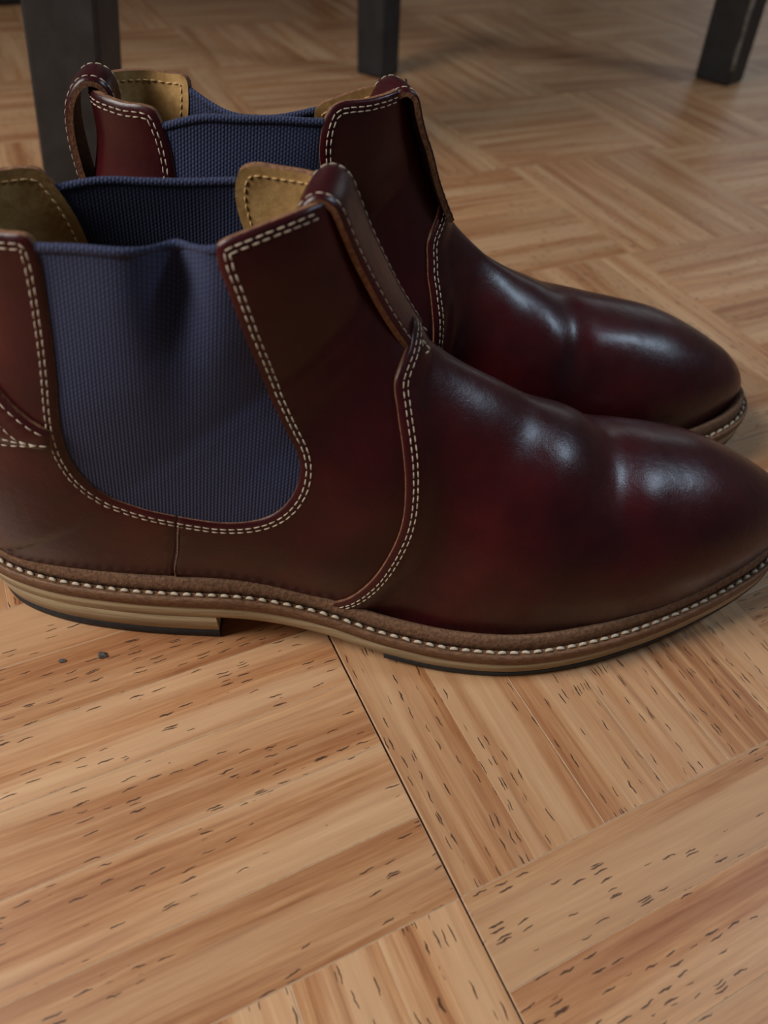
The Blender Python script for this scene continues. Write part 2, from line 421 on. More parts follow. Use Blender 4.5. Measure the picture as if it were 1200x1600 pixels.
def uv_offset(curve, d):
    """shift a (u, v) curve sideways over the surface by d metres (positive = left of travel seen from outside)"""
    c = np.array(curve); u, v = c[:, 0], c[:, 1]
    P, N = S(u, v)
    T = np.gradient(P, axis=0); T /= np.linalg.norm(T, axis=1, keepdims=True) + 1e-12
    Bn = np.cross(N, T); h = 2e-3
    Su = (S_base(np.clip(u + h, 0, 1), v) - S_base(np.clip(u - h, 0, 1), v)) / (2 * h)
    Sv = (S_base(u, np.clip(v + h, -1, 1)) - S_base(u, np.clip(v - h, -1, 1))) / (2 * h)
    out = []
    for k in range(len(u)):
        J = np.stack([Su[k], Sv[k]], 1); q, *_ = np.linalg.lstsq(J, Bn[k] * d, rcond=None); out.append((u[k] + q[0], v[k] + q[1]))
    return np.array(out)
def stitch_geo(P, N, length, pitch, wid, hgt, jit=.0, rng=random):
    """a row of thread stitches along the 3D polyline P with normals N"""
    d = np.linalg.norm(np.diff(P, axis=0), axis=1); t = np.concatenate([[0], np.cumsum(d)])
    V, F = [], []
    def at(q): return np.array([np.interp(q, t, P[:, k]) for k in range(3)])
    def nat(q):
        n = np.array([np.interp(q, t, N[:, k]) for k in range(3)]); return n / np.linalg.norm(n)
    q = pitch * .5
    while q + length / 2 < t[-1]:
        a, b = at(q - length / 2), at(q + length / 2); n = nat(q); ax = b - a; ln = np.linalg.norm(ax)
        if ln < 1e-6: q += pitch; continue
        ax /= ln; side = np.cross(n, ax); base = len(V); tw = wid * rng.uniform(-.25, .25)
        prof = [(-.5, .35, -.15), (-.36, .85, .75), (0, 1, 1), (.36, .85, .75), (.5, .35, -.15)]
        for (s, w_, h_) in prof:
            c = (a + b) / 2 + ax * ln * s + side * tw * s
            for k in range(6):
                an = math.pi * 2 * k / 6
                V.append(c + side * math.cos(an) * wid * .5 * w_ + n * (hgt * h_ * .5 + math.sin(an) * hgt * .5 * w_))
        for r in range(4):
            for k in range(6):
                F.append((base + r*6 + k, base + r*6 + (k+1) % 6, base + r*6 + 6 + (k+1) % 6, base + r*6 + 6 + k))
        F.append(tuple(base + k for k in range(5, -1, -1))); F.append(tuple(base + 24 + k for k in range(6)))
        q += pitch * rng.uniform(1 - jit, 1 + jit)
    return V, F
def stitching(name, rows, parent, mirror, length=.0021, pitch=.0028, wid=.00044, hgt=.00036, mat='thread'):
    V, F = [], []
    for P, N in rows:
        v, f = stitch_geo(P, N, length, pitch, wid, hgt, .08); o = len(V)
        V += v; F += [tuple(i + o for i in x) for x in f]
    V = np.array(V)
    if mirror: V = V * np.array([1, -1, 1]); F = [x[::-1] for x in F]
    ob = link(name, mesh(name, V, F, [M[mat]]), parent); ob['kind'] = 'stuff'
    return ob
def row(curve, d, off):
    c = uv_offset(resample(curve, .0008), d) if d else np.array(resample(curve, .0008))
    off_ = off(c) if callable(off) else off
    P, N = S(np.clip(c[:, 0], 0, 1), np.clip(c[:, 1], -1, 1)); return P + N * (np.zeros(len(c)) + off_)[:, None], N

def inrow(curve, d):
    P, N = row(curve, d, -.0012); return P, -N

# seams on the lateral side, read in (u, v)
GORE = [(.9590, -.6352), (.9540, -.6365), (.9444, -.6380), (.9346, -.6390), (.9246, -.6377), (.9143, -.6354), (.9033, -.6325), (.8913, -.6264),
        (.8784, -.6182), (.8648, -.6106), (.8502, -.6027), (.8349, -.5947), (.8196, -.5894), (.8039, -.5831), (.7883, -.5771), (.7736, -.5722),
        (.7594, -.5640), (.7466, -.5546), (.7325, -.5522), (.7161, -.5593), (.7004, -.5658), (.6855, -.5708), (.6710, -.5756), (.6569, -.5790),
        (.6435, -.5803), (.6315, -.5763), (.6207, -.5670), (.6120, -.5502), (.6070, -.5243), (.6070, -.4916), (.6128, -.4564), (.6247, -.4228),
        (.6434, -.3940), (.6674, -.3698), (.6934, -.3471), (.7206, -.3271), (.7427, -.3136), (.7670, -.3095), (.7905, -.3099), (.8162, -.3150),
        (.8413, -.3228), (.8654, -.3328), (.8869, -.3421), (.9057, -.3507), (.9220, -.3580), (.9369, -.3604)]
TOP_FRONT = [(.9430, -.3560), (.9468, -.3400), (.9496, -.3067), (.9537, -.2401), (.9550, -.1549), (.9500, -.0700), (.9420, 0.0)]
TOP_BACK = [(.9750, -1.0), (.9730, -.8500), (.9690, -.7400), (.9662, -.6920), (.9656, -.6620)]
CORNER_B = [(.9648, -.6460), (.9625, -.6385)]
# the medial side, where the elastic is set a little differently
GORE_M = [(.9560, -.6890), (.9443, -.6774), (.9199, -.6543), (.8944, -.6370), (.8633, -.6150)] + GORE[11:39] + [(.8356, -.3270), (.8928, -.3546), (.9197, -.3590), (.9370, -.3530)]
TOP_FRONT_M = [(.9440, -.3450), (.9485, -.3370), (.9520, -.3150), (.9515, -.2900), (.9475, -.2386), (.9440, -.1500), (.9420, -.0600), (.9420, 0.0)]
TOP_BACK_M = [(.9750, -1.0), (.9720, -.8500), (.9696, -.7836), (.9688, -.7400), (.9676, -.7200)]
CORNER_BM = [(.9655, -.7030), (.9610, -.6940)]
VAMP = [(.5961, -.1058), (.5902, -.1888), (.5636, -.2478), (.5365, -.3137), (.5146, -.3903), (.5003, -.4736), (.4960, -.5693), (.4975, -.6987), (.5080, -.8500), (.5330, -1.0)]
VERT = [(.6774, -.5735), (.6455, -.6972), (.6209, -.8961), (.6100, -1.0)]
STRAP_BACK = [(.8243, -.6010), (.8089, -.6009), (.8206, -.6518), (.8316, -.7059), (.8420, -.8500), (.8430, -1.0), (.8960, -1.0),
              (.8890, -.8500), (.8746, -.7325), (.8482, -.6603)]
def mir(c): return [(u, -v) for u, v in c]

# ---- welt outline in plan (lateral is -y)
W_PTS = [(-.0030, 0), (.0005, -.0090), (.0085, -.0175), (.0200, -.0239), (.0360, -.0290), (.0600, -.0330), (.0870, -.0349), (.1050, -.0353), (.1250, -.0380),
         (.1500, -.0446), (.1720, -.0492), (.1950, -.0508), (.2200, -.0474), (.2470, -.0399), (.2740, -.0296), (.2960, -.0178), (.3090, -.0055),
         (.3150, .0070), (.3145, .0175), (.3060, .0290), (.2900, .0375), (.2650, .0440), (.2380, .0470), (.2100, .0460), (.1850, .0418),
         (.1600, .0362), (.1350, .0322), (.1100, .0312), (.0870, .0322), (.0600, .0308), (.0360, .0268), (.0200, .0222), (.0085, .0166), (.0005, .0088)]
def plan_ring(n=260):
    P = np.array(smooth(W_PTS, True, 16)); d = np.linalg.norm(np.roll(P, -1, 0) - P, axis=1); t = np.concatenate([[0], np.cumsum(d)])
    Q = np.concatenate([P, P[:1]]); q = np.linspace(0, t[-1], n, endpoint=False)
    return np.stack([np.interp(q, t, Q[:, 0]), np.interp(q, t, Q[:, 1])], 1)
RING = plan_ring()
def ring_normals(R):
    T = np.roll(R, -1, 0) - np.roll(R, 1, 0); T /= np.linalg.norm(T, axis=1, keepdims=True)
    return np.stack([T[:, 1], -T[:, 0]], 1)       # outward for this winding
RN = ring_normals(RING)
for _ in range(3): RN = (RN + np.roll(RN, 1, 0) + np.roll(RN, -1, 0)); RN /= np.linalg.norm(RN, axis=1, keepdims=True)
def inset(d): return RING - RN * d
def ring_loft(name, prof, mats, parent, mirror, cap=False, close=True):
    """prof: list of (inset, z function of x) swept round the welt outline"""
    n = len(RING); V, F = [], []
    for d, zf in prof:
        R = inset(d); z = zf(R[:, 0]); V += [(x, y, zz) for (x, y), zz in zip(R, z)]
    m = len(prof)
    for k in range(m if close else m - 1):
        a, b = k * n, ((k + 1) % m) * n
        for i in range(n):
            j = (i + 1) % n; F.append((a + i, a + j, b + j, b + i))
    V = np.array(V)
    if mirror: V = V * np.array([1, -1, 1]); F = [f[::-1] for f in F]
    return link(name, mesh(name, V, F, mats), parent)
def slab(name, xr, d_top, d_bot, zb, zt, mats, parent, mirror, nx=120, bev=.0006):
    """a solid layer of the sole between x0 and x1"""
    def half(d, sgn):
        R = inset(d); k = (R[:, 1] < (0 if sgn < 0 else 0)) if sgn < 0 else (R[:, 1] >= 0)
        return R
    def ys(R, xs):
        i0, i1 = int(np.argmin(R[:, 0])), int(np.argmax(R[:, 0])); n = len(R)
        a = [R[(i0 + k) % n] for k in range((i1 - i0) % n + 1)]; b = [R[(i0 - k) % n] for k in range((i0 - i1) % n + 1)]
        a, b = np.array(a), np.array(b)
        ya = np.interp(xs, a[:, 0], a[:, 1]); yb = np.interp(xs, b[:, 0], b[:, 1])
        return np.minimum(ya, yb), np.maximum(ya, yb)
    layers = [(d_bot + bev, zb), (d_bot, lambda x: zb(x) + bev), (d_top, lambda x: zt(x) - bev * .5), (d_top + bev, zt)]
    V, F = [], []
    for d, zf in layers:
        R = inset(d); x0, x1 = max(xr[0], R[:, 0].min() + 1e-5), min(xr[1], R[:, 0].max() - 1e-5)
        xs = x0 + (x1 - x0) * (1 - np.cos(np.linspace(0, math.pi, nx))) / 2
        y0, y1 = ys(R, xs); z = zf(xs)
        V += [(x, a, c) for x, a, c in zip(xs, y0, z)] + [(x, b, c) for x, b, c in zip(xs[::-1], y1[::-1], z[::-1])]
    n = 2 * nx; sharp = []
    for k in range(3):
        for i in range(n):
            j = (i + 1) % n; F.append((k*n + i, k*n + j, k*n + n + j, k*n + n + i))
    for i in range(nx - 1):
        F.append((i, n - 1 - i, n - 2 - i, i + 1)); o = 3 * n; F.append((o + i, o + i + 1, o + n - 2 - i, o + n - 1 - i))
    for k in range(4):
        for c in (nx - 1, nx, n - 1, 0): sharp.append((k*n + c, k*n + (c + 1) % n))
    for k in range(3):
        for c in (nx - 1, nx, n - 1, 0): sharp.append((k*n + c, k*n + n + c))
    V = np.array(V)
    if mirror: V = V * np.array([1, -1, 1]); F = [f[::-1] for f in F]
    return link(name, mesh(name, V, F, mats, None, True, sharp), parent)
def strap(name, path, width, thick, mats, parent, mirror, arch=.0, flip=-1, skew=0.0, ysh=0.0):
    """a leather strip following path (list of (x, z)), centred on y = 0; width may vary along it"""
    P = np.array(smooth([(x + WARP[0] * max(z - WARP[2], 0), z + WARP[1] * max(z - WARP[2], 0)) for x, z in path], False, 10)); n = len(P)
    T = np.gradient(P, axis=0); T /= np.linalg.norm(T, axis=1, keepdims=True)
    Nn = np.stack([T[:, 1], -T[:, 0]], 1) * flip
    wfun = np.interp(np.linspace(0, 1, n), np.linspace(0, 1, len(width)), width)
    cols = [-1, -.96, -.6, -.2, .2, .6, .96, 1]; V, F, fm, sharp = [], [], [], []; nc = len(cols)
    for i in range(n):
        for side in (1, 0):
            for c in cols:
                h = thick * side * (1 if abs(c) < .99 else .72); dn = h - arch * c * c
                V.append((P[i, 0] + Nn[i, 0] * dn + skew * c, ysh + c * wfun[i] / 2, P[i, 1] + Nn[i, 1] * dn))
    st = 2 * nc
    for i in range(n - 1):
        a, b = i * st, (i + 1) * st
        for k in range(nc - 1):
            F.append((a + k, b + k, b + k + 1, a + k + 1)); fm.append(0)
            F.append((a + nc + k, a + nc + k + 1, b + nc + k + 1, b + nc + k)); fm.append(1)
        F.append((a, a + nc, b + nc, b)); fm.append(1); F.append((a + nc - 1, b + nc - 1, b + 2*nc - 1, a + 2*nc - 1)); fm.append(1)
        for k in (0, nc - 1, nc, 2 * nc - 1): sharp.append((a + k, b + k))
    F.append(tuple(range(nc)) + tuple(range(2*nc - 1, nc - 1, -1))); fm.append(1)
    o = (n - 1) * st; F.append(tuple(range(o + nc - 1, o - 1, -1)) + tuple(range(o + nc, o + 2*nc))); fm.append(1)
    V = np.array(V)
    # consistent outward normals
    me = mesh(name, V * (np.array([1, -1, 1]) if mirror else 1), F, mats, fm, True, sharp)
    bm = bmesh.new(); bm.from_mesh(me); bmesh.ops.recalc_face_normals(bm, faces=bm.faces); bm.to_mesh(me); bm.free()
    ob = link(name, me, parent)
    rows = []
    N3 = np.stack([Nn[:, 0], np.zeros(n), Nn[:, 1]], 1)
    for s in (-1, 1):
        y = s * (wfun / 2 - .0019); c = y / (wfun / 2)
        rows.append((np.stack([P[:, 0] + Nn[:, 0] * (thick - arch * c * c) + skew * c, ysh + y, P[:, 1] + Nn[:, 1] * (thick - arch * c * c)], 1), N3))
    return ob, rows

def make_boot(name, loc, rz, mirror, bumps, label, seed, lean=(0.0, 0.0), hem=(.004, 0.0), pinch=0.0, drop=0.0, loop=(0.0, 1.0, 0.0)):
    WARP[0], WARP[1] = lean; WARP[3] = pinch
    BUMPS[:] = bumps
    random.seed(seed)
    root = empty(name, loc, rz); tag(root, label, 'boot', 'pair of chelsea boots')
    lea = [M['leather'], M['edge'], M['lining']]
    T = .0016
    GL = GORE if not drop else [(u - drop * .75 * min(max((u - .85) / .08, 0), 1) * (1 if k > 25 else 0), v) for k, (u, v) in enumerate(GORE)]
    # ---- elastic gores
    for sgn, gore in ((-1, GL), (1, mir(GORE_M))):
        g = smooth(gore, False, 8)
        out = np.array(g)
        # grow the gore outwards under the leather
        d = -.0045 if sgn < 0 else .0045
        under = uv_offset(resample(g, .002), d)
        u0, v0 = g[0]; u1, v1 = g[-1]
        a, b = under[0], under[-1]
        hl = hem[0] if sgn < 0 else hem[1]
        top = smooth([(b[0] + .003, b[1]), (.9395 + hl, v1 + (v0 - v1) * .25), (.9460 + hl, v1 + (v0 - v1) * .5), (.9520 + hl * .8, v1 + (v0 - v1) * .75), (a[0] - .0015, a[1])], False, 8)
        # keep the top just under the leather corners
        bound = [tuple(p) for p in under] + top[1:-1]
        bound = [(u, v) for u, v in bound if 0 <= u <= 1]
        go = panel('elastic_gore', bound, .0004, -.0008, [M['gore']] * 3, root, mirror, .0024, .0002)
        # folded top edge of the elastic
        P, N = S(np.array([t[0] for t in top]), np.array([t[1] for t in top]))
        V, F = [], []
        Tn = np.gradient(P, axis=0); Tn /= np.linalg.norm(Tn, axis=1, keepdims=True); Up = np.cross(Tn, N) 
        if Up[len(Up)//2][2] < 0: Up = -Up
        for i in range(len(P)):
            for k in range(8):
                an = 2 * math.pi * k / 8
                V.append(P[i] + N[i] * (math.cos(an) * .0011 - .0001) + Up[i] * (math.sin(an) * .0014 - .0004))
        for i in range(len(P) - 1):
            for k in range(8): F.append((i*8 + k, i*8 + (k+1) % 8, i*8 + 8 + (k+1) % 8, i*8 + 8 + k))
        V = np.array(V) * (np.array([1, -1, 1]) if mirror else 1)
        link('gore_hem', mesh('gore_hem', V, F, [M['gore']]), go)
    # ---- back quarters, one each side, joined at the back seam
    for sgn in (-1, 1):
        GO, TB, CB = (GORE, TOP_BACK, CORNER_B) if sgn < 0 else (GORE_M, TOP_BACK_M, CORNER_BM)
        g = smooth(GO, False, 8)
        split = min(range(len(g)), key=lambda i: abs(g[i][0] - VERT[0][0]) + abs(g[i][1] - VERT[0][1]) * .4)
        edge = smooth(TB + CB + [GO[0]], False, 8)[:-1] + g[:split + 1]
        vert = resample(smooth(VERT, False, 8), .002)
        bound = list(edge) + [tuple(p) for p in vert[1:]] + [(u, -1.0) for u in np.linspace(.613, .970, 90)]
        ed = edge[2:]
        if sgn > 0: bound = mir(bound); ed = mir(ed)
        q = panel('back_quarter', bound, T, -.0012, lea, root, mirror)
        dd = (1 if sgn < 0 else -1)
        # find which side is inside the panel
        test = uv_offset(resample(ed, .004), .002); ins = inside(np.array(bound), test[len(test)//2:len(test)//2 + 1])[0]
        k = 1 if ins else -1
        stitching('quarter_stitching', [row(ed, k * .0020, T), row(ed, k * .0034, T)], q, mirror)
        stitching('lining_stitching', [inrow(ed, k * .0030)], q, mirror, .0020, .0026, .0006, .0004, 'tanthread')
    # ---- front quarter wraps round the instep from gore to gore
    def front_edge(GO, TF):
        g = smooth(GO, False, 8); split = min(range(len(g)), key=lambda i: abs(g[i][0] - VERT[0][0]) + abs(g[i][1] - VERT[0][1]) * .4)
        return g[split:] + smooth([GO[-1]] + TF, False, 8)[1:]
    lat_edge = front_edge(GL, [(u - drop * min(1, -v * 12 + .3), v) for u, v in TOP_FRONT]); med_edge = front_edge(GORE_M, TOP_FRONT_M)
    vert = [tuple(p) for p in resample(smooth(VERT, False, 8), .002)]
    vs = smooth(VAMP, False, 8)
    under = [tuple(p) for p in uv_offset(resample([(.6000, 0.0)] + vs, .003), .007)]
    testu = under[len(under)//2]
    if testu[0] > vs[len(vs)//2][0]: under = [tuple(p) for p in uv_offset(resample([(.6000, 0.0)] + vs, .003), -.007)]
    under = [(u, max(v, -1.0)) for u, v in under if u < .61]
    lat = [(u, -1.0) for u in np.linspace(under[-1][0] + .002, .607, 14)] + vert[::-1] + lat_edge[1:]
    foot = lat[:-len(lat_edge[1:])]; med = mir(foot + med_edge[1:])[::-1]
    bound = [p for p in under[::1] if p[1] < -.012] + lat + med[1:] + [p for p in mir(under)[::-1] if p[1] > .012]
    fq = panel('front_quarter', bound, T, -.0012, lea, root, mirror)
    rows = []; inner_rows = []
    for c in (lat_edge, mir(med_edge)):
        test = uv_offset(resample(c, .004), .002); k = 1 if inside(np.array(bound), test[20:21])[0] else -1
        cc = c[:-14]
        rows += [row(cc, k * .0020, T), row(cc, k * .0034, T)]; inner_rows.append(inrow(c, k * .0030))
    stitching('quarter_stitching', rows, fq, mirror)
    stitching('lining_stitching', inner_rows, fq, mirror, .0020, .0026, .0006, .0004, 'tanthread')
    rows = []
    for c in (vert, mir(vert)):
        k = 1 if inside(np.array(bound), uv_offset(resample(c, .004), .0009)[6:7])[0] else -1
        rows.append(row(c[1:-2], k * .0009, T))
    stitching('seam_stitching', rows, fq, mirror, .0016, .0019, .0006, .0005, 'brownthread')
    # ---- vamp, overlapping the front quarter
    vfull = mir(vs)[::-1][:-1] + [(.6010, .06), (.6020, 0.0), (.6010, -.06)] + vs[1:]
    vfull = [tuple(p) for p in resample(vfull, .0015)]
    seam3 = S(np.array([p[0] for p in vfull]), np.array([p[1] for p in vfull]))[0]
    def near_seam(P):
        d = np.full(len(P), 9.0)
        for s in seam3[::2]: d = np.minimum(d, np.linalg.norm(P - s, axis=1))
        t = np.clip(1 - (d - .004) / .008, 0, 1); return t * t * (3 - 2 * t)
    us = np.linspace(.004, .528, 150)
    bound = [(u, 1.0) for u in us] + vfull + [(u, -1.0) for u in us[::-1]]
    bound += [(.004, v) for v in np.linspace(-.95, .95, 25)]
    va = panel('vamp', bound, lambda P, u, v: T + .0016 * near_seam(P), lambda P, u, v: -.0006 + .0022 * near_seam(P), lea, root, mirror)
    k = 1 if inside(np.array(bound), uv_offset(np.array(vfull), .002)[20:21])[0] else -1
    stitching('vamp_stitching', [row(vfull[4:-6], k * .0022, T + .0016), row(vfull[4:-6], k * .0036, T + .0016)], va, mirror)
    # bar tack at the throat
    tack = [(.575, -.055), (.560, -.085), (.552, -.060), (.573, -.050)]
    rows = [row([tack[i], tack[i + 1]], 0, T + .0012) for i in range(3)]
    tack2 = mir(tack); rows += [row([tack2[i], tack2[i + 1]], 0, T + .0012) for i in range(3)]
    stitching('bar_tack', rows, va, mirror, .0019, .0023, .0007, .0006)
    # ---- back strap wings over the back seam
    for sgn in (-1, 1):
        b = STRAP_BACK if sgn < 0 else mir(STRAP_BACK)
        bb = [tuple(p) for p in resample(list(b) + [b[0]], .002)][:-1]
        bs = panel('back_strap', bb, .0034, .0012, [M['leather'], M['edge'], M['leather']], root, mirror, .0022)
        lo = b[1:6]; hi = b[6:] + [b[0]]
        rws = []
        for c in (lo, hi):
            k = 1 if inside(np.array(bb), uv_offset(resample(c, .003), .0017)[4:5])[0] else -1
            rws += [row(c, k * .0017, .0034)]
        tip = [((b[0][0] + b[1][0]) / 2 + .001, b[0][1] + .02 * sgn), (.8270, b[0][1] + .055 * sgn), (.846, b[0][1] + .10 * sgn), (.857, b[0][1] + .16 * sgn)]
        tip2 = [(tip[0][0], tip[0][1]), (.8255, b[0][1] + .075 * sgn), (.838, b[0][1] + .16 * sgn)]
        rws += [row(tip, 0, .0034), row(tip2, 0, .0034)]
        stitching('strap_stitching', rws, bs, mirror)
    # ---- pull loops
    lp = [(.1195, .1400), (.1200, .1480), (.1218, .1538), (.1252, .1565), (.1290, .1548), (.1318, .1490), (.1346, .1425), (.1384, .1350), (.1434, .1258), (.1487, .1175), (.1528, .1118)]
    lp = [(x, z - loop[2] * min(max((z - .135) / .015, 0), 1)) for x, z in lp]
    ob, rows = strap('front_pull_loop', lp, [loop[1] * k for k in (.0215, .0225, .0230, .0225, .0215, .0200, .0180)], .0022, [M['leather'], M['edge']], root, mirror, .0008, -1, .0018, loop[0])
    stitching('loop_stitching', rows, ob, mirror)
    ob, rows = strap('back_pull_loop', [(.0255, .1090), (.0232, .1180), (.0205, .1290), (.0190, .1390), (.0196, .1470), (.0232, .1525), (.0280, .1528), (.0312, .1490), (.0325, .1400)],
                     (.0150, .0170, .0175, .0170, .0165), .0022, [M['leather'], M['edge']], root, mirror, .0010)
    stitching('loop_stitching', rows, ob, mirror)
    # ---- insole
    V, F = [], []
    xs = np.linspace(.008, .300, 60)
    for x in xs: V += [(x, -float(F_LAT(x)) + .001, float(z_feather(x)) + .002), (x, float(F_MED(x)) - .001, float(z_feather(x)) + .002)]
    for x in xs: V += [(x, -float(F_LAT(x)) + .001, float(z_feather(x)) - .001), (x, float(F_MED(x)) - .001, float(z_feather(x)) - .001)]
    n = len(xs)
    for i in range(n - 1):
        F.append((2*i, 2*i + 2, 2*i + 3, 2*i + 1)); o = 2 * n; F.append((o + 2*i, o + 2*i + 1, o + 2*i + 3, o + 2*i + 2))
        F.append((2*i, o + 2*i, o + 2*i + 2, 2*i + 2)); F.append((2*i + 1, 2*i + 3, o + 2*i + 3, o + 2*i + 1))
    F += [(0, 1, 2*n + 1, 2*n), (2*n - 2, 4*n - 2, 4*n - 1, 2*n - 1)]
    V = np.array(V) * (np.array([1, -1, 1]) if mirror else 1)
    link('insole', mesh('insole', V, F if not mirror else [f[::-1] for f in F], [M['insole']]), root)
    # ---- sole: welt, rand, leather sole, heel stack, rubber
    zb = Z_SOLE; zm = lambda x: Z_SOLE(x) + T_SOLE(x) * .56
    welt = ring_loft('welt', [(.0012, zm), (.0001, lambda x: zm(x) + .0004), (0, lambda x: z_welt(x) - .0010), (.0004, lambda x: z_welt(x) - .0002), (.0010, z_welt),
                              (.0014, lambda x: z_welt(x) - .0007), (.0032, lambda x: z_welt(x) - .0004), (.0075, lambda x: z_welt(x) + .0002), (.0120, zm)], [M['welt']], root, mirror)
    ring_loft('welt_rand', [(.0032, lambda x: z_welt(x) - .0006), (.0034, lambda x: z_welt(x) + .0026), (.0039, lambda x: z_lip(x) - .0006), (.0046, z_lip), (.0058, lambda x: z_lip(x) - .0002), (.0100, lambda x: z_welt(x) + .0006), (.0100, lambda x: z_welt(x) - .0006)],
              [M['rand']], welt, mirror)
    slab('leather_sole', (-.01, .33), .0005, .0008, zb, lambda x: zm(x) + .0003, [M['tan']], root, mirror)
    slab('heel_stack', (-.01, .0875), .0009, .0032, lambda x: 0 * x + .0050, lambda x: 0 * x + .0158, [M['tan']], root, mirror, 70, .0003)
    slab('heel_rubber', (-.01, .0875), .0032, .0036, lambda x: 0 * x, lambda x: 0 * x + .0052, [M['rubber']], root, mirror, 70)
    slab('rubber_outsole', (.148, .33), .0006, .0014, lambda x: np.maximum(Z_SOLE(x) - .0036, 0), lambda x: Z_SOLE(x) + .0003, [M['rubber']], root, mirror, 90)
    # ---- welt stitches, one by one
    R = inset(.0023); d = np.linalg.norm(np.roll(R, -1, 0) - R, axis=1); t = np.concatenate([[0], np.cumsum(d)]); Rc = np.concatenate([R, R[:1]])
    protos = []
    for k in range(3):
        v, f = stitch_geo(np.array([(-.003, 0, 0), (.003, 0, 0)]), np.array([(0, 0, 1.)] * 2), .0030, .0060, .0014, .0011)
        protos.append(mesh('welt_stitch', v, f, [M['thread']]))
    nst = int(t[-1] / .0043)
    for i in range(nst):
        q = t[-1] * i / nst
        x, y = np.interp(q, t, Rc[:, 0]), np.interp(q, t, Rc[:, 1]); x2, y2 = np.interp(q + .002, t, Rc[:, 0]), np.interp(q + .002, t, Rc[:, 1])
        z = float(z_welt(x)) - .0004; z2 = float(z_welt(x2)) - .0004
        sy = -1 if mirror else 1
        ob = link('welt_stitch', protos[i % 3], welt)
        ax = Vector((x2 - x, (y2 - y) * sy, z2 - z)).normalized(); up = Vector((0, 0, 1)); si = up.cross(ax).normalized(); up = ax.cross(si)
        mt = Matrix((ax, si, up)).transposed().to_4x4(); mt.translation = (x, y * sy, z)
        ob.matrix_local = mt @ Matrix.Rotation(random.uniform(-.12, .12), 4, 'Z')
    return root
# ---------------------------------------------------------------- floor: basket-weave parquet
GA, GS, GP = .5065, .1601, (.0324, .0770)
NF = 6
def camera_view(p):
    cam = scene.camera; q = cam.matrix_world.inverted() @ Vector(p)
    if q.z > -.02: return None
    f = 1170.0; return 600 + f * q.x / -q.z, 800 - f * q.y / -q.z
def plank_mesh(length, width, th=.006, bev=.00024):
    l, w_ = length / 2, width / 2; V = []
    for (dl, z) in ((0, -th), (0, -bev * .35), (bev, 0)):
        for sx, sy in ((-1, -1), (1, -1), (1, 1), (-1, 1)): V.append((sx * (l - dl), sy * (w_ - dl), z))
    F = [(3, 2, 1, 0), (8, 9, 10, 11)]
    for r in (0, 4):
        for k in range(4): F.append((r + k, r + (k+1) % 4, r + 4 + (k+1) % 4, r + 4 + k))
    me = mesh('plank', V, F, [M['plank'], M['plank_edge']], [0] * 6 + [1] * 4, False)
    uv = me.uv_layers.new(name='grain')
    for l in me.loops: c = me.vertices[l.vertex_index].co; uv.data[l.index].uv = (c.x, c.y)
    return me
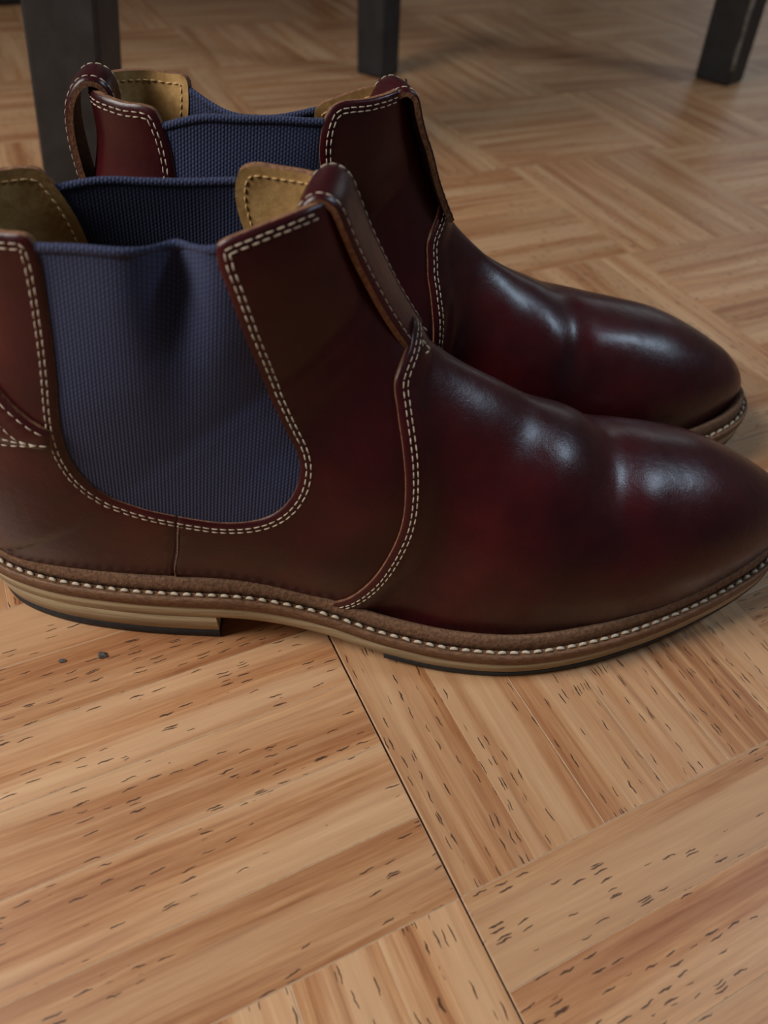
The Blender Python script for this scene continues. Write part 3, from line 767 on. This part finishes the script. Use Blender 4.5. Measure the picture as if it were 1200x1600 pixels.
def build_floor():
    bm_v = [(-2.2, -1.0, -.0066), (2.2, -1.0, -.0066), (2.2, 3.0, -.0066), (-2.2, 3.0, -.0066)]
    V = bm_v + [(x, y, z - .02) for x, y, z in bm_v]
    F = [(0, 1, 2, 3), (7, 6, 5, 4), (0, 4, 5, 1), (1, 5, 6, 2), (2, 6, 7, 3), (3, 7, 4, 0)]
    fl = link('floor', mesh('floor', V, F, [M['subfloor']], None, False)); tag(fl, 'oak basket-weave parquet floor', None, None, 'structure')
    ca, sa = math.cos(GA), math.sin(GA); wdt = GS / NF
    gap = .00005
    me = plank_mesh(GS - gap, wdt - gap)
    cand = []
    for i in range(-14, 18):
        for j in range(-8, 20):
            # the block whose lower corner is grid point (i, j); (0, 0) has its fingers along the black tile joint
            along2 = (i + j) % 2 == 0
            for k in range(NF):
                o = (k + .5) * wdt
                a, b = (i * GS + o, (j + .5) * GS) if along2 else ((i + .5) * GS, j * GS + o)
                # joints between tiles (every second block) stand a little open
                x = GP[0] + a * ca - b * sa; y = GP[1] + a * sa + b * ca
                if not (-2.0 < x < 2.0 and -.9 < y < 2.8): continue
                ends = []
                for da, db in ((-1, -1), (1, -1), (1, 1), (-1, 1), (0, 0)):
                    la, lb = (wdt / 2 * da, GS / 2 * db) if along2 else (GS / 2 * da, wdt / 2 * db)
                    q = camera_view((x + la * ca - lb * sa, y + la * sa + lb * ca, 0)); ends.append(q)
                vis = any(q and -60 < q[0] < 1260 and -40 < q[1] < 1660 for q in ends)
                dist = math.hypot(x, y)
                cand.append((0 if vis else 1, dist, x, y, along2, i, j, k))
    cand.sort()
    rest_v, rest_f, rest_m = [], [], []
    rng = random.Random(4)
    for n, (vis, dist, x, y, along2, i, j, k) in enumerate(cand):
        rot = GA + (math.pi / 2 if along2 else 0) + (math.pi if rng.random() < .5 else 0)
        sh = 0.0
        dx = dy = 0.0
        # open the black joint that runs along direction two on even grid lines
        if along2 and k == 0 and i % 2 == 0: dx, dy = ca * .0004, sa * .0004
        if along2 and k == NF - 1 and i % 2 != 0: dx, dy = -ca * .0003, -sa * .0003
        if not along2 and i % 2 == 0: dx, dy = ca * .0003, sa * .0003
        if not along2 and i % 2 != 0: dx, dy = -ca * .0003, -sa * .0003
        z = rng.uniform(-.00004, 0.0)
        if n < 300:
            o = link('plank', me, fl); o.location = (x + dx, y + dy, z); o.rotation_euler = (0, 0, rot)
        else:
            c, s = math.cos(rot), math.sin(rot); b0 = len(rest_v)
            for v in me.vertices:
                rest_v.append((x + dx + v.co.x * c - v.co.y * s, y + dy + v.co.x * s + v.co.y * c, z + v.co.z))
            for p in me.polygons: rest_f.append(tuple(b0 + q for q in p.vertices)); rest_m.append(p.material_index)
    # the planks past the ones in view, as one part; their grain runs along each of them
    fm_ = mesh('plank_field', rest_v, rest_f, [M['plank'], M['plank_edge']], rest_m, False)
    uv = fm_.uv_layers.new(name='grain'); nl = len(me.loops)
    base = [me.vertices[l.vertex_index].co.xy.copy() for l in me.loops]
    for q in range(len(rest_f) // len(me.polygons)):
        off = Vector((rng.uniform(0, 40), rng.uniform(0, 40)))
        for k in range(nl): uv.data[q * nl + k].uv = base[k] + off
    o = link('plank_field', fm_, fl); o['kind'] = 'stuff'
    return fl
build_floor()

# ---------------------------------------------------------------- boots
near_bumps = [((.2040, -.0150, .0740), (.3, 1, 0), .020, .0085, .0022),
              ((.2235, .0020, .0705), (-.10, 1, 0), .022, .0070, -.0020),
              ((.2350, -.0180, .0620), (-.35, 1, -.3), .014, .0060, .0007),
              ((.2300, -.0330, .0530), (-.3, .7, .6), .016, .0045, -.0012),
              ((.1900, -.0100, .0830), (.2, 1, 0), .016, .0060, -.0010),
              ((.1730, -.0160, .0880), (.2, 1, 0), .016, .0070, .0010),
              ((.0880, -.0245, .1430), (0.06, 0, 1), .019, .0044, -.0098),
              ((.0760, -.0240, .1400), (0, 0, 1), .016, .0080, .0012),
              ((.1280, -.0250, .1000), (.4, 0, 1), .015, .0080, -.0010)]
far_bumps = [((.1880, .0000, .0850), (1, 0, -.5), .022, .0160, -.0045),
             ((.2140, .0270, .0620), (0, 1, -.6), .014, .0035, -.0018),
             ((.2020, .0230, .0690), (0, 1, -.5), .016, .0070, .0014),
             ((.2300, .0220, .0640), (1, -.2, 0), .014, .0070, .0012),
             ((.2100, .0000, .0750), (0, 1, 0), .016, .0060, -.0014),
             ((.1850, .0180, .0775), (0, 1, -.4), .016, .0060, .0008),
             ((.1320, .0150, .1350), (1, .6, 0), .014, .0040, -.0010)]
make_boot('chelsea_boot', (-.1472, .1822, 0), .1116, False, near_bumps,
          'burgundy leather chelsea boot with a dented elastic gore, the sole and heel fully in view', 3)
make_boot('chelsea_boot', (-.1403, .2600, 0), .1990, True, far_bumps,
          'burgundy leather chelsea boot standing behind its mate, its sole mostly hidden by it', 8, (.14, .06), (-.016, .0070), .92, .018, (.0050, .70, .0030))
# ---------------------------------------------------------------- black furniture behind the boots
def box_bm(bm, c, s, rz=0.0):
    r = bmesh.ops.create_cube(bm, size=1.0); m = Matrix.Translation(c) @ Matrix.Rotation(rz, 4, 'Z') @ Matrix.Diagonal((*s, 1))
    bmesh.ops.transform(bm, matrix=m, verts=r['verts']); return r['verts']
def bm_obj(name, bm, mat, parent, bev=.003):
    if bev: bmesh.ops.bevel(bm, geom=[e for e in bm.edges], offset=bev, segments=2, affect='EDGES', profile=.5)
    bmesh.ops.recalc_face_normals(bm, faces=bm.faces)
    me = bpy.data.meshes.new(name); bm.to_mesh(me); bm.free(); me.materials.append(mat)
    return link(name, me, parent)
def leg(parent, base, top, size, rz, sb=1.0, name='leg'):
    """a square leg from base (on the floor) to top, tapering to sb at the foot"""
    bm = bmesh.new(); base, top = Vector(base), Vector(top); rings = []
    for p, k in ((base, sb), (top, 1.0)):
        ring = []
        for sx, sy in ((-1, -1), (1, -1), (1, 1), (-1, 1)):
            v = Vector((sx * size * k / 2, sy * size * k / 2, 0)); v.rotate(Matrix.Rotation(rz, 3, 'Z')); ring.append(bm.verts.new(p + v))
        rings.append(ring)
    bm.faces.new(rings[0][::-1]); bm.faces.new(rings[1])
    for k in range(4): bm.faces.new((rings[0][k], rings[0][(k+1) % 4], rings[1][(k+1) % 4], rings[1][k]))
    return bm_obj(name, bm, M['black'], parent, .0028)
def scuff(parent, pts, r):
    """a worn bare patch on a painted edge, a thin irregular skin following the points"""
    V, F = [], []
    rng = random.Random(2)
    for i, p in enumerate(pts):
        for k in range(6):
            a = k * math.pi / 3; q = r * rng.uniform(.7, 1.2); V.append((p[0] + q * math.cos(a), p[1] + q * math.sin(a), p[2]))
    for i in range(len(pts) - 1):
        for k in range(6): F.append((i*6 + k, i*6 + (k+1) % 6, i*6 + 6 + (k+1) % 6, i*6 + 6 + k))
    F.append(tuple(range(5, -1, -1))); n = (len(pts) - 1) * 6; F.append(tuple(n + k for k in range(6)))
    return link('worn_edge', mesh('worn_edge', V, F, [M['scuff']]), parent)

A, B_ = Vector((-.2300, .5240)), Vector((-.5120, 1.0420))
side = (B_ - A); nrm = Vector((-side.y, side.x)).normalized(); C_, D_ = A + nrm * 1.0, B_ + nrm * 1.0
ctr = (A + B_ + C_ + D_) / 4
tb = empty('side_table', (ctr.x, ctr.y, 0)); tag(tb, 'black painted wooden table on square legs, one leg rising behind the boot heels', 'table')
def rel(p, z): return (p.x - ctr.x, p.y - ctr.y, z)
ang = math.atan2(side.y, side.x)
for p in (A, B_, C_, D_):
    t = p + (ctr - p).normalized() * .0; inx = .085 if p in (A, B_) else -.085
    leg(tb, rel(p, 0), rel(p + Vector((inx, .006)), .70), .0465, .02 if p == A else ang, .96)
bm = bmesh.new(); box_bm(bm, (0, 0, .735), (side.length + .22, 1.24, .03), ang); bm_obj('tabletop', bm, M['black'], tb, .004)  # unseen top, overhang widened to throw shade on the floor behind
for s in (-1, 1):
    d = Vector((math.cos(ang + math.pi / 2), math.sin(ang + math.pi / 2))) * s * .40; bm = bmesh.new()
    box_bm(bm, (d.x, d.y, .68), (side.length - .06, .022, .08), ang); bm_obj('apron', bm, M['black'], tb, .002)

Mp, Rp = Vector((-.0475, .8850)), Vector((.3370, .9770))
dv = (Rp - Mp).normalized(); pv = Vector((-dv.y, dv.x)); Mb, Rb = Mp + pv * .47, Rp + pv * .47
c2 = (Mp + Rp + Mb + Rb) / 4; a2 = math.atan2(dv.y, dv.x)
ch = empty('dining_chair', (c2.x, c2.y, 0)); tag(ch, 'black painted wooden chair with scuffed square legs on the parquet', 'chair')
def rc_(p, z): return (p.x - c2.x, p.y - c2.y, z)
leg(ch, rc_(Mp, 0), rc_(Mp + Vector((-.012, 0)), .42), .0345, math.radians(-27), .95)
l2 = leg(ch, rc_(Rp, 0), rc_(Rp + Vector((-.022, 0)), .42), .0440, math.radians(-40), .93)
leg(ch, rc_(Mb, 0), rc_(Mb, .42), .038, a2); leg(ch, rc_(Rb, 0), rc_(Rb, .42), .038, a2)
bm = bmesh.new(); box_bm(bm, (0, 0, .435), (.44, .52, .03), a2); bm_obj('seat', bm, M['black'], ch, .006)
for p in (Mb, Rb): leg(ch, rc_(p, .44), rc_(p + pv * .06, .92), .034, a2, 1.0, 'back_post')
for z in (.62, .74, .86):
    q = (Mb + Rb) / 2 + pv * (.06 * (z - .44) / .48); bm = bmesh.new(); box_bm(bm, rc_(q, z), (.37, .018, .05), a2); bm_obj('back_slat', bm, M['black'], ch, .003)
# worn edge of the right-hand front leg
e0 = Vector((Rp.x, Rp.y, 0)); off = Vector((.0440 * .95 / 2, -.0440 * .95 / 2, 0)); off.rotate(Matrix.Rotation(math.radians(-40), 3, 'Z'))
pts = []
for z in np.linspace(.016, .10, 9):
    k = z / .42; p = Vector((Rp.x - .022 * k, Rp.y, z)) + off * (.985 + .07 * k / .95); pts.append((p.x - c2.x, p.y - c2.y, z))
w_ = scuff(ch, pts, .0022)

# ---------------------------------------------------------------- crumbs on the floor
def crumb(x, y, r, label, seed):
    rng = random.Random(seed); bm = bmesh.new(); bmesh.ops.create_icosphere(bm, subdivisions=2, radius=1.0)
    for v in bm.verts:
        k = rng.uniform(.7, 1.15); v.co = Vector((v.co.x * r * k * 1.3, v.co.y * r * k, max(v.co.z, -.55) * r * .6 * k))
    lo = min(v.co.z for v in bm.verts)
    for v in bm.verts: v.co.z -= lo
    o = bm_obj('floor_crumb', bm, M['crumb'], None, 0); o.location = (x, y, 0); tag(o, label, 'crumb', 'crumbs on the floor')
def floor_at(px, py):
    cam = scene.camera; d = cam.matrix_world.to_3x3() @ Vector(((px - 600) / 1170, -(py - 800) / 1170, -1)); o = cam.matrix_world.translation
    return o + d * (-o.z / d.z)
p = floor_at(97, 1033); crumb(p.x, p.y, .0010, 'tiny dark crumb on the floor below the boot heel, the smaller one', 1)
p = floor_at(160, 1025); crumb(p.x, p.y, .0014, 'tiny grey crumb on the floor below the boot heel, the paler one', 5)
